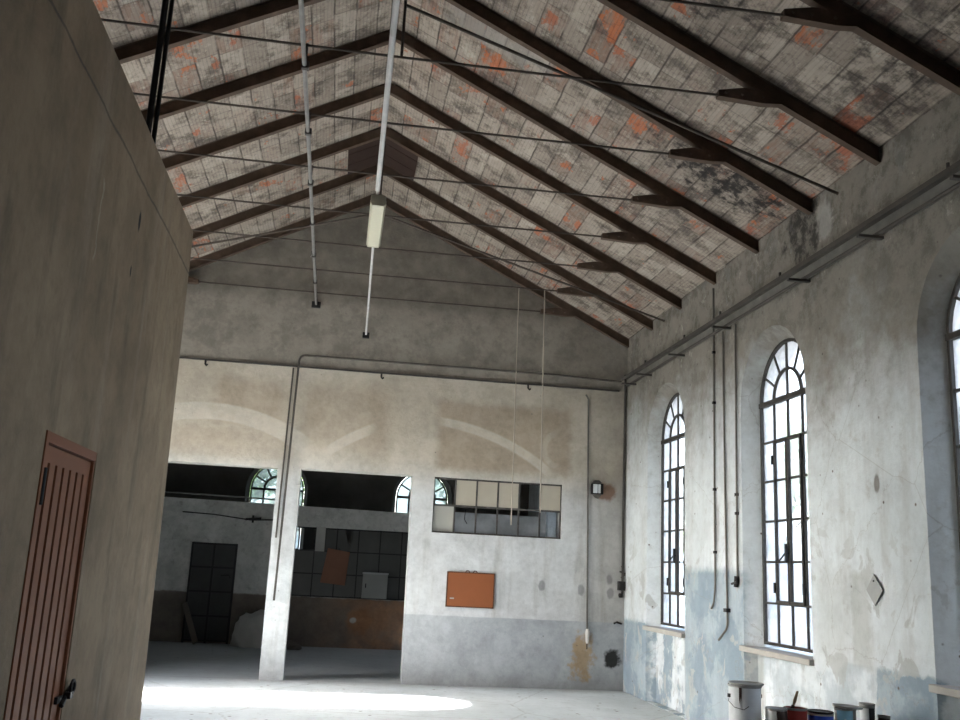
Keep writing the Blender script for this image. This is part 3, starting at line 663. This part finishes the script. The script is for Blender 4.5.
e = empty('fluorescent_lamp', (.12, 8.7, 4.83), 'yellowed fluorescent lamp hanging from the white pipe', 'lamp')
x0, y0, y1, zc = .127, 8.09, 9.26, 4.835
b = MB(); b.prism([(x0-.07, zc), (x0-.07, zc+.05), (x0-.042, zc+.062), (x0+.042, zc+.062), (x0+.07, zc+.05), (x0+.07, zc)], lambda u, v, t: (u, t, v), y0, y1); b.build('housing', M['lampb'], e, bevel=.006)
b = MB(); pr = [(x0+.072, zc-.002), (x0+.072, zc-.02), (x0+.055, zc-.045), (x0-.055, zc-.045), (x0-.072, zc-.02), (x0-.072, zc-.002)]
b.prism(pr, lambda u, v, t: (u, t, v), y0+.02, y1-.02); b.build('diffuser', M['lampd'], e, smooth=True)
for y in (y0-.005, y1-.02):
    b = MB(); b.prism([(x0+.074, zc), (x0+.074, zc-.022), (x0+.056, zc-.048), (x0-.056, zc-.048), (x0-.074, zc-.022), (x0-.074, zc)], lambda u, v, t: (u, t, v), y, y+.022); b.build('end_cap', M['lampb'], e)
for y in (8.3, 9.05):
    for sx in (-1, 1):
        b = MB(); b.box((x0+sx*.022-.004, y-.012, zc+.06), (x0+sx*.022+.004, y+.012, 4.945)); b.build('strap', M['dark_pipe'], e)
# pale cords from the tie rods
rod('pull_rope', [(2.25, 12.46, 5.49), (2.27, 12.46, 2.2)], .007, M['cord'], 'thin pale rope hanging from a tie rod, left of the pair', 'rope', group='ropes hanging before the hatch')
rod('pull_rope', [(2.62, 12.46, 5.49), (2.66, 12.46, 2.38)], .009, M['cord'], 'thin pale rope hanging from a tie rod, right of the pair', 'rope', group='ropes hanging before the hatch')
# dark twin pipes above the inner room
e = empty('riser_pipes', (-1.42, 6.0, 3.81), 'dark twin pipes rising from the inner room roof to the tiles', 'pipe')
for x, r in ((-1.45, .022), (-1.408, .016)):
    b = MB(); b.tube([(x, 6.0, 3.81), (x, 6.0, roofz(x)-.01)], r, 10); b.build('tube', M['black'], e, smooth=True)

# ------------------------------------------------------------------ left room door
e = empty('door_1', (XL, 4.4, 0), 'dusty red wooden door with dark grooves in the brown wall', 'door', kind='structure')
b = MB()
z0, z1, ya, yb = .02, 2.02, 4.035, 4.80; xs = XL-.035
b.box((xs-.03, ya, z0), (xs, yb, z1))
n = 7; sw = (yb-ya)/n
b.box((xs, ya, z1-.07), (xs+.018, yb, z1))
for k in range(n): b.box((xs, ya+k*sw+(.016 if k else 0), z0), (xs+.018, ya+(k+1)*sw-(.016 if k < n-1 else 0), z1-.07))
b.build('door_leaf', M['doorp'], e)
b = MB()
for k in range(1, n): b.box((xs+.0005, ya+k*sw-.0155, z0), (xs+.004, ya+k*sw+.0155, z1-.071))
b.build('groove', M['groove'], e)
b = MB(); b.box((XL-.06, 3.992, 0), (XL+.006, 4.03, 2.068)); b.box((XL-.06, 4.805, 0), (XL-.004, 4.828, 2.068)); b.box((XL-.06, 4.03, 2.025), (XL+.004, 4.805, 2.068)); b.build('door_frame', M['doorp'], e)
b = MB(); b.tube([(XL+.008, 4.025, 1.77), (XL+.008, 4.025, 1.92)], .009, 8); b.box((XL-.002, 4.03, 1.79), (XL+.004, 4.06, 1.9)); b.build('hinge', M['black'], e)
b = MB(); b.tube([(XL+.012, 4.03, .3), (XL+.012, 4.03, .46)], .014, 8); b.build('hinge', M['black'], e)
b = MB(); b.box((XL-.016, 4.73, .91), (XL-.002, 4.86, .94)); b.tube([(XL+.01, 4.76, .90), (XL+.012, 4.84, .955), (XL+.016, 4.90, .975)], .012, 6); lk = b.build('latch', M['black'], e)
b = MB(); b.tube([(XL+.03, 4.84+.035*cos(a), .975+.03*sin(a)) for a in [2*pi*k/10 for k in range(11)]], .007, 6); b.box((XL+.008, 4.80, .925), (XL+.035, 4.85, .955)); b.build('padlock', M['black'], lk)

# ------------------------------------------------------------------ glazed hatch in the gable wall
e = empty('hatch_window', (2.28, YG+.1, 2.09), 'six column iron hatch window of beige and grimy panes in the gable wall', 'window')
yh = YG+.06; xe = [1.335+i*(1.90/6) for i in range(7)]; zr = 2.49
b = MB()
for i, x in enumerate(xe): b.box((x-.012, yh-.015, 2.09), (x+.012, yh+.015, 2.89))
b.box((1.33, yh-.016, 2.09), (3.24, yh+.016, 2.115)); b.box((1.33, yh-.016, 2.865), (3.24, yh+.016, 2.888)); b.box((1.33, yh-.016, zr-.013), (3.24, yh+.016, zr+.013))
b.build('hatch_frame', M['hatchf'], e)
for i in (1, 2, 3, 5):
    b = MB(); b.box((xe[i]+.013, yh-.006, zr+.014), (xe[i+1]-.013, yh, 2.864)); b.build('beige_pane', M['beige'], e)
b = MB(); b.box((xe[0]+.013, yh-.006, 2.116), (xe[1]-.013, yh, zr-.014)); b.build('pale_pane', M['beige2'], e)
for i in (1, 2, 3, 4):
    b = MB(); b.box((xe[i]+.013, yh-.003, 2.116), (xe[i+1]-.013, yh, zr-.09)); b.build('grimy_pane', M['hatchglass'], e)
b = MB(); b.box((xe[5]+.013, yh-.003, 2.116), (xe[6]-.22, yh, zr-.014)); b.build('grimy_pane', M['hatchglass'], e)
b = MB(); b.tube([(xe[1]+.16, yh-.02, 2.44), (xe[1]+.15, yh-.025, 2.3), (xe[1]+.19, yh-.025, 2.24)], .006, 6); b.build('pull_wire', M['black'], e)

# orange board
e = empty('notice_board', (1.93, YG, 1.31), 'blank orange-brown board hung on the white gable wall', 'board')
b = MB(); b.box((1.595, YG-.03, 1.075), (2.265, YG-.008, 1.545)); b.build('panel', M['board'], e)
b = MB()
for a, c in (((1.585, 1.065), (2.275, 1.08)), ((1.585, 1.54), (2.275, 1.555)), ((1.585, 1.065), (1.6, 1.555)), ((2.26, 1.065), (2.275, 1.555))): b.box((a[0], YG-.036, a[1]), (c[0], YG-.004, c[1]))
b.build('rim', M['board_edge'], e)
for x in (1.88, 1.99):
    b = MB(); b.tube([(x-.03, YG-.02, 1.55), (x-.015, YG-.02, 1.575), (x+.015, YG-.02, 1.575), (x+.03, YG-.02, 1.55)], .007, 6); b.build('hanger', M['board_edge'], e)
b = MB(); b.box((1.64, YG-.032, 1.175), (1.70, YG-.0301, 1.195)); b.build('paper_strip', M['plate'], e)

# ------------------------------------------------------------------ the back room: partition, door, glazing, odds and ends
YP = 19.0
b = MB(); pw = [(-3.8, 0), (-3.8, 2.69), (-.9, 2.66), (3.9, 2.60), (3.9, 0)]
glz = rectp(-.86, 1.70, .93, 2.26)
holed(b, lambda u, v, t: (u, YP+t, v), pw, pw, [[(0, glz), (.18, glz)]], 0, .18)
tag(b.build('wall_partition', M['low']), 'low grey partition wall across the back room with brown dado', 'wall', kind='structure')
e = empty('partition_glazing', (.42, YP+.06, .93), 'dark gridded glazing set in the partition behind the right doorway', 'glazing')
b = MB()
xg = [-.86+k*.4267 for k in range(7)]
for x in xg: b.box((x-.012, YP+.05, .93), (x+.012, YP+.08, 2.26))
for z in (.945, 1.37, 1.81, 2.245): b.box((-.86, YP+.049, z-.012), (1.70, YP+.081, z+.012))
b.build('glazing_frame', M['black'], e)
b = MB()
for i in range(6):
    for j, (za, zb) in enumerate(((.957, 1.358), (1.382, 1.798), (1.822, 2.233))):
        if (i, j) in ((0, 2),): continue
        if (i, j) == (2, 2):
            b.prism([(xg[i]+.012, za), (xg[i]+.012, zb), (xg[i]+.14, zb), (xg[i]+.2, za+.2), (xg[i]+.27, za+.12), (xg[i]+.3, zb), (xg[i+1]-.012, zb), (xg[i+1]-.012, za)], lambda u, v, t: (u, t, v), YP+.062, YP+.068); continue
        b.box((xg[i]+.012, YP+.062, za), (xg[i+1]-.012, YP+.068, zb))
b.build('panes', M['darkglass'], e)
b = MB(); b.box((-.42, YP-.03, 1.80), (-.24, YP-.004, 2.27)); tag(b.build('white_board', M['sillm']), 'narrow white board fixed on the dark partition glazing', 'board')
e = empty('tilted_board', (0, YP-.03, 1.5), 'tilted orange-brown board hung on the dark partition glazing', 'board')
b = MB(); b.prism([(-.17, 1.87), (.26, 1.81), (.21, 1.17), (-.27, 1.21)], lambda u, v, t: (u, t, v), YP-.035, YP-.012); b.build('panel', M['duskboard'], e)
b = MB(); b.tube([(.05, YP-.02, 1.83), (.05, YP+.045, 1.87)], .008, 6); b.build('hook', M['black'], e)
e = empty('wall_cabinet', (.8, YP-.1, .93), 'grey metal cabinet on the partition below the dark glazing', 'cabinet')
b = MB(); b.box((.55, YP-.16, .95), (1.03, YP-.004, 1.41)); b.build('body', M['cabinet'], e)
b = MB(); b.box((.54, YP-.19, 1.41), (1.04, YP-.004, 1.445)); b.build('lid', M['plate'], e)
b = MB(); b.box((.565, YP-.175, .965), (1.015, YP-.161, 1.395)); d_ = b.build('door', M['cabinet'], e)
b = MB(); b.box((.60, YP-.19, 1.15), (.62, YP-.175, 1.23)); b.build('handle', M['black'], d_)
e = empty('door_2', (-2.3, YP-.02, 0), 'dark gridded metal door in the partition behind the left doorway', 'door', kind='structure')
b = MB(); b.box((-2.72, YP-.05, .04), (-1.92, YP-.003, 1.84)); b.build('door_leaf', M['metaldoor'], e)
b = MB()
for x in (-2.73, -2.32, -1.91): b.box((x-.02, YP-.07, .0), (x+.02, YP-.05, 1.86))
for z in (.05, .5, .95, 1.4, 1.84): b.box((-2.74, YP-.069, z-.018), (-1.90, YP-.05, z+.018))
b.build('door_bars', M['black'], e)
b = MB(); b.tube([(-2.15, YP-.09, 1.25), (-2.0, YP-.1, 1.27), (-1.98, YP-.08, 1.22)], .02, 6); b.build('handle', M['black'], e)
b = MB(); b.bar((-2.44, YP-.42, .03), (-2.76, YP-.09, .72), .10, .03, (0,1,.3)); tag(b.build('leaning_plank', M['plank']), 'weathered plank leaning on the dark metal door', 'plank')
# heap of sacking
bm = bmesh.new(); bmesh.ops.create_icosphere(bm, subdivisions=4, radius=1)
from mathutils import noise as mn
for v in bm.verts:
    p = v.co.copy(); k = 1+.22*mn.noise(p*2.1+Vector((3,1,7)))+.07*mn.noise(p*6)
    v.co = Vector((p.x*.42*k, p.y*.28*k, max(0, p.z*.5*k+.14)))
me = bpy.data.meshes.new('sack_heap'); bm.to_mesh(me); bm.free()
for p in me.polygons: p.use_smooth = True
me.materials.append(M['sack']); o = bpy.data.objects.new('sack_heap', me); COL.objects.link(o); o.location = (-1.38, 18.55, 0)
tag(o, 'bulky dusty white sack on the floor behind the white pillar', 'sack')
bm = bmesh.new(); bmesh.ops.create_icosphere(bm, subdivisions=3, radius=1)
for v in bm.verts:
    p = v.co.copy(); k = 1+.4*mn.noise(p*2.6); v.co = Vector((p.x*.2*k, p.y*.12*k, max(0, p.z*.1*k+.05)))
me = bpy.data.meshes.new('rag_bundle'); bm.to_mesh(me); bm.free(); me.materials.append(M['plank']); o = bpy.data.objects.new('rag_bundle', me); COL.objects.link(o); o.location = (-.72, 18.3, 0)
tag(o, 'small dark rag bundle on the floor right of the pillar', 'rag')
e = empty('wire_line', (-2.2, YP, 2.3), 'thin slack wire with a knot across the grey partition', 'wire')
b = MB(); b.tube([(-3.0, YP-.02, 2.42), (-2.4, YP-.02, 2.40), (-1.7, YP-.03, 2.33), (-1.2, YP-.02, 2.36)], .012, 6); b.build('wire', M['black'], e)
b = MB(); b.tube([(-1.66, YP-.03, 2.42), (-1.66, YP-.03, 2.28)], .02, 6); b.tube([(-1.8, YP-.04, 2.34), (-1.5, YP-.04, 2.37)], .022, 6); b.build('knot', M['black'], e)
e = empty('top_rail', (-2, YP+.06, 2.68), 'pale horizontal tube on short posts along the partition top', 'rail')
b = MB(); b.tube([(-3.75, YP+.06, 2.79), (-.9, YP+.06, 2.75)], .016, 8); b.build('tube', M['galv'], e)
for x in (-3.6, -2.7, -1.8, -.95):
    b = MB(); b.tube([(x, YP+.06, 2.64), (x, YP+.06, 2.78)], .012, 6); b.build('post', M['dark_pipe'], e)

# ------------------------------------------------------------------ table with paint tins by the right wall
e = empty('trestle_table', (3.4, 6.72, 0), 'rough wooden table under the paint tins by the right wall', 'table')
TZ = .515
b = MB()
for k in range(4): b.box((2.7, 6.40+k*.165, TZ-.03), (4.12, 6.40+k*.165+.16, TZ)); 
b.build('tabletop', M['wood'], e)
for x in (2.8, 4.0):
    for y in (6.45, 6.98):
        b = MB(); b.box((x-.03, y-.03, 0), (x+.03, y+.03, TZ-.03)); b.build('leg', M['wood'], e)
def tin(name, x, y, r, h, mb, label, cat, lid=None, drip=None, dh=.5, a=(3.6, 5.6), open_=False, bail=False, rim=True, tilt_lid=0, lidr=1.12, lidx=0):
    e = empty(name, (x, y, TZ), label, cat, 'paint tins on the table')
    b = MB(); prof = [(0, 0), (r*.97, 0), (r, .006), (r, h*.3), (r*1.008, h*.31), (r, h*.32), (r, h*.97), (r*1.02, h), (r*.93, h), (r*.92, h*.9 if open_ else h*.985), (0, h*.9 if open_ else h*.985)]
    b.lathe(prof, (x, y, TZ), 28); b.build('body', mb, e, smooth=True)
    if rim:
        b = MB(); b.lathe([(r*1.0, h-.012), (r*1.05, h-.008), (r*1.05, h+.004), (r*.95, h+.004), (r*.95, h-.006)], (x, y, TZ), 28); b.build('rim', M['tinlid'], e, smooth=True)
    if lid:
        b = MB(); lr = r*lidr; b.lathe([(0, 0), (lr*.97, 0), (lr, .006), (lr*.97, .013), (lr*.8, .011), (lr*.76, .006), (0, .006)], (0, 0, 0), 28)
        R = Matrix.Rotation(tilt_lid, 3, 'Y'); b.v = [R @ p+Vector((x+lidx, y, TZ+h+.006+abs(math.sin(tilt_lid))*lr*.5)) for p in b.v]; b.build('lid', lid, e, smooth=True)
    if drip:
        b = MB(); n = 26; rr = r*1.012
        vs = []; fs = []
        for k in range(n+1):
            an = a[0]+(a[1]-a[0])*k/n; ln = dh*h*(.35+.65*abs(mn.noise(Vector((k*.55, x*9, 2)))*1.6)) if 0 < k < n else .02
            vs += [(x+rr*cos(an), y+rr*sin(an), TZ+h-.008), (x+rr*cos(an), y+rr*sin(an), TZ+h-.012-ln)]
        for k in range(n): fs.append((2*k, 2*k+1, 2*k+3, 2*k+2))
        b.add(vs, fs); o = b.build('paint_drip', drip, e)
        md = o.modifiers.new('solid', 'SOLIDIFY'); md.thickness = .002; md.offset = 1
    if bail:
        b = MB(); b.tube([(x-r*1.03, y, TZ+h*.8), (x-r*1.16, y-r*.2, TZ+h*.70), (x-r*.95, y-r*.62, TZ+h*.60), (x-r*.5, y-r*.98, TZ+h*.57), (x-r*.2, y-r*1.07, TZ+h*.64)], .0022, 6); b.build('handle', M['black'], e)
        for s in (-1, 1):
            b = MB(); b.lathe([(0, -.012), (.014, -.012), (.014, .012), (0, .012)], (x+s*r*1.03, y, TZ+h*.8), 10); b.build('lug', M['black'], e)
    return e
tin('paint_bucket', 2.99, 6.75, .114, .362, M['tinw'], 'tall white paint bucket with grey lid and wire handle', 'bucket', lid=M['tinlid'], drip=M['tinbrown'], dh=.45, a=(3.95, 4.12), bail=True, lidr=1.1, lidx=.012)
tin('paint_tin', 3.165, 6.62, .073, .225, M['tinw'], 'white paint tin with dark brown drips beside the tall bucket', 'paint tin', drip=M['tinbrown'], dh=.8, a=(4.3, 6.4), open_=True)
tin('paint_tin', 3.34, 6.68, .08, .225, M['tinred'], 'red paint tin with a brush standing in it', 'paint tin', open_=True)
tin('paint_tin', 3.52, 6.66, .088, .195, M['tinblue'], 'bright blue paint tin between the red and pale blue ones', 'paint tin', lid=M['black'], drip=M['tinblue'], dh=.5, lidr=1.03)
tin('paint_tin', 3.665, 6.60, .06, .24, M['tinw'], 'white paint tin with pale blue drips and wide tilted lid', 'paint tin', lid=M['tinlid'], drip=M['tincyan'], dh=.55, a=(3.4, 6.0), tilt_lid=.05, lidr=1.75, lidx=.03)
tin('paint_tin', 3.80, 6.82, .075, .215, M['tinlid'], 'dull grey paint tin behind the pale blue dripped one', 'paint tin', lid=M['tinlid'], lidr=1.03)
tin('paint_tin', 3.905, 6.70, .052, .25, M['tinw'], 'narrow white paint tin with black blot and grey lid', 'paint tin', lid=M['tinlid'], drip=M['black'], dh=.9, a=(4.4, 5.4), lidr=1.1)
tin('paint_tin', 4.01, 6.66, .042, .19, M['tinbrown'], 'small dark brown paint tin nearest the right wall', 'paint tin', open_=True)
e = empty('paint_brush', (3.35, 6.70, TZ+.21), 'paint brush standing in the red paint tin', 'brush')
b = MB(); b.tube([(3.335, 6.70, TZ+.235), (3.352, 6.71, TZ+.27), (3.378, 6.715, TZ+.335)], [.006, .012, .008], 8); b.build('handle', M['wood'], e)
b = MB(); b.tube([(3.322, 6.70, TZ+.208), (3.335, 6.70, TZ+.24)], [.016, .013], 8); b.build('bristles', M['tinbrown'], e)

# ------------------------------------------------------------------ trees outside the windows
def tree(x, y, h, cr, lm, label, seed, n=2600):
    rnd = random.Random(seed); e = empty('tree', (x, y, -.21), label, 'tree', 'trees beyond the yard walls')
    b = MB(); b.tube([(x, y, -.21), (x+.1, y, h*.3), (x, y+.1, h*.62)], [.2, .15, .07], 8)
    for k in range(7):
        a = rnd.uniform(0, 2*pi); z = rnd.uniform(.3, .6)*h; b.tube([(x, y, z), (x+cos(a)*cr*.5, y+sin(a)*cr*.5, z+cr*.45), (x+cos(a)*cr*.8, y+sin(a)*cr*.8, z+cr*.7)], [.06, .04, .015], 6)
    b.build('trunk', M['bark'], e)
    b = MB(); vs = []; fs = []
    cl = [Vector((x+rnd.gauss(0, cr*.42), y+rnd.gauss(0, cr*.42), h*.62+rnd.gauss(0, h*.15))) for _ in range(34)]
    for k in range(n):
        c = rnd.choice(cl)+Vector((rnd.gauss(0,.34), rnd.gauss(0,.34), rnd.gauss(0,.28)))*cr*.42
        a = Vector((rnd.gauss(0,1), rnd.gauss(0,1), rnd.gauss(0,1))).normalized(); q = a.orthogonal().normalized(); w = a.cross(q); s = rnd.uniform(.10, .2)
        i = len(vs); vs += [c-q*s, c+w*s*.45, c+q*s, c-w*s*.45]; fs.append((i, i+1, i+2, i+3))
    me = bpy.data.meshes.new('foliage'); me.from_pydata([tuple(v-Vector((x, y, -.21))) for v in vs], [], fs); me.materials.append(lm)
    o = bpy.data.objects.new('foliage', me); COL.objects.link(o); o.parent = e
tree(13.5, 19.5, 7.5, 2.6, M['leaf2'], 'grey-green tree beyond the yard wall, seen through the second window', 1)
tree(13.0, 27.5, 7.0, 2.4, M['leaf'], 'green tree beyond the yard wall, seen through the corner window', 2)
tree(14.5, 13.0, 7.0, 2.4, M['leaf2'], 'grey-green tree beyond the yard wall, right of the view', 3)
tree(-3.4, 31.0, 7.0, 2.6, M['leaf'], 'green tree outside the far window behind the pillar', 4)
tree(4.6, 33.0, 6.2, 2.2, M['leaf2'], 'grey-green tree outside the far window beside the hatch', 5)
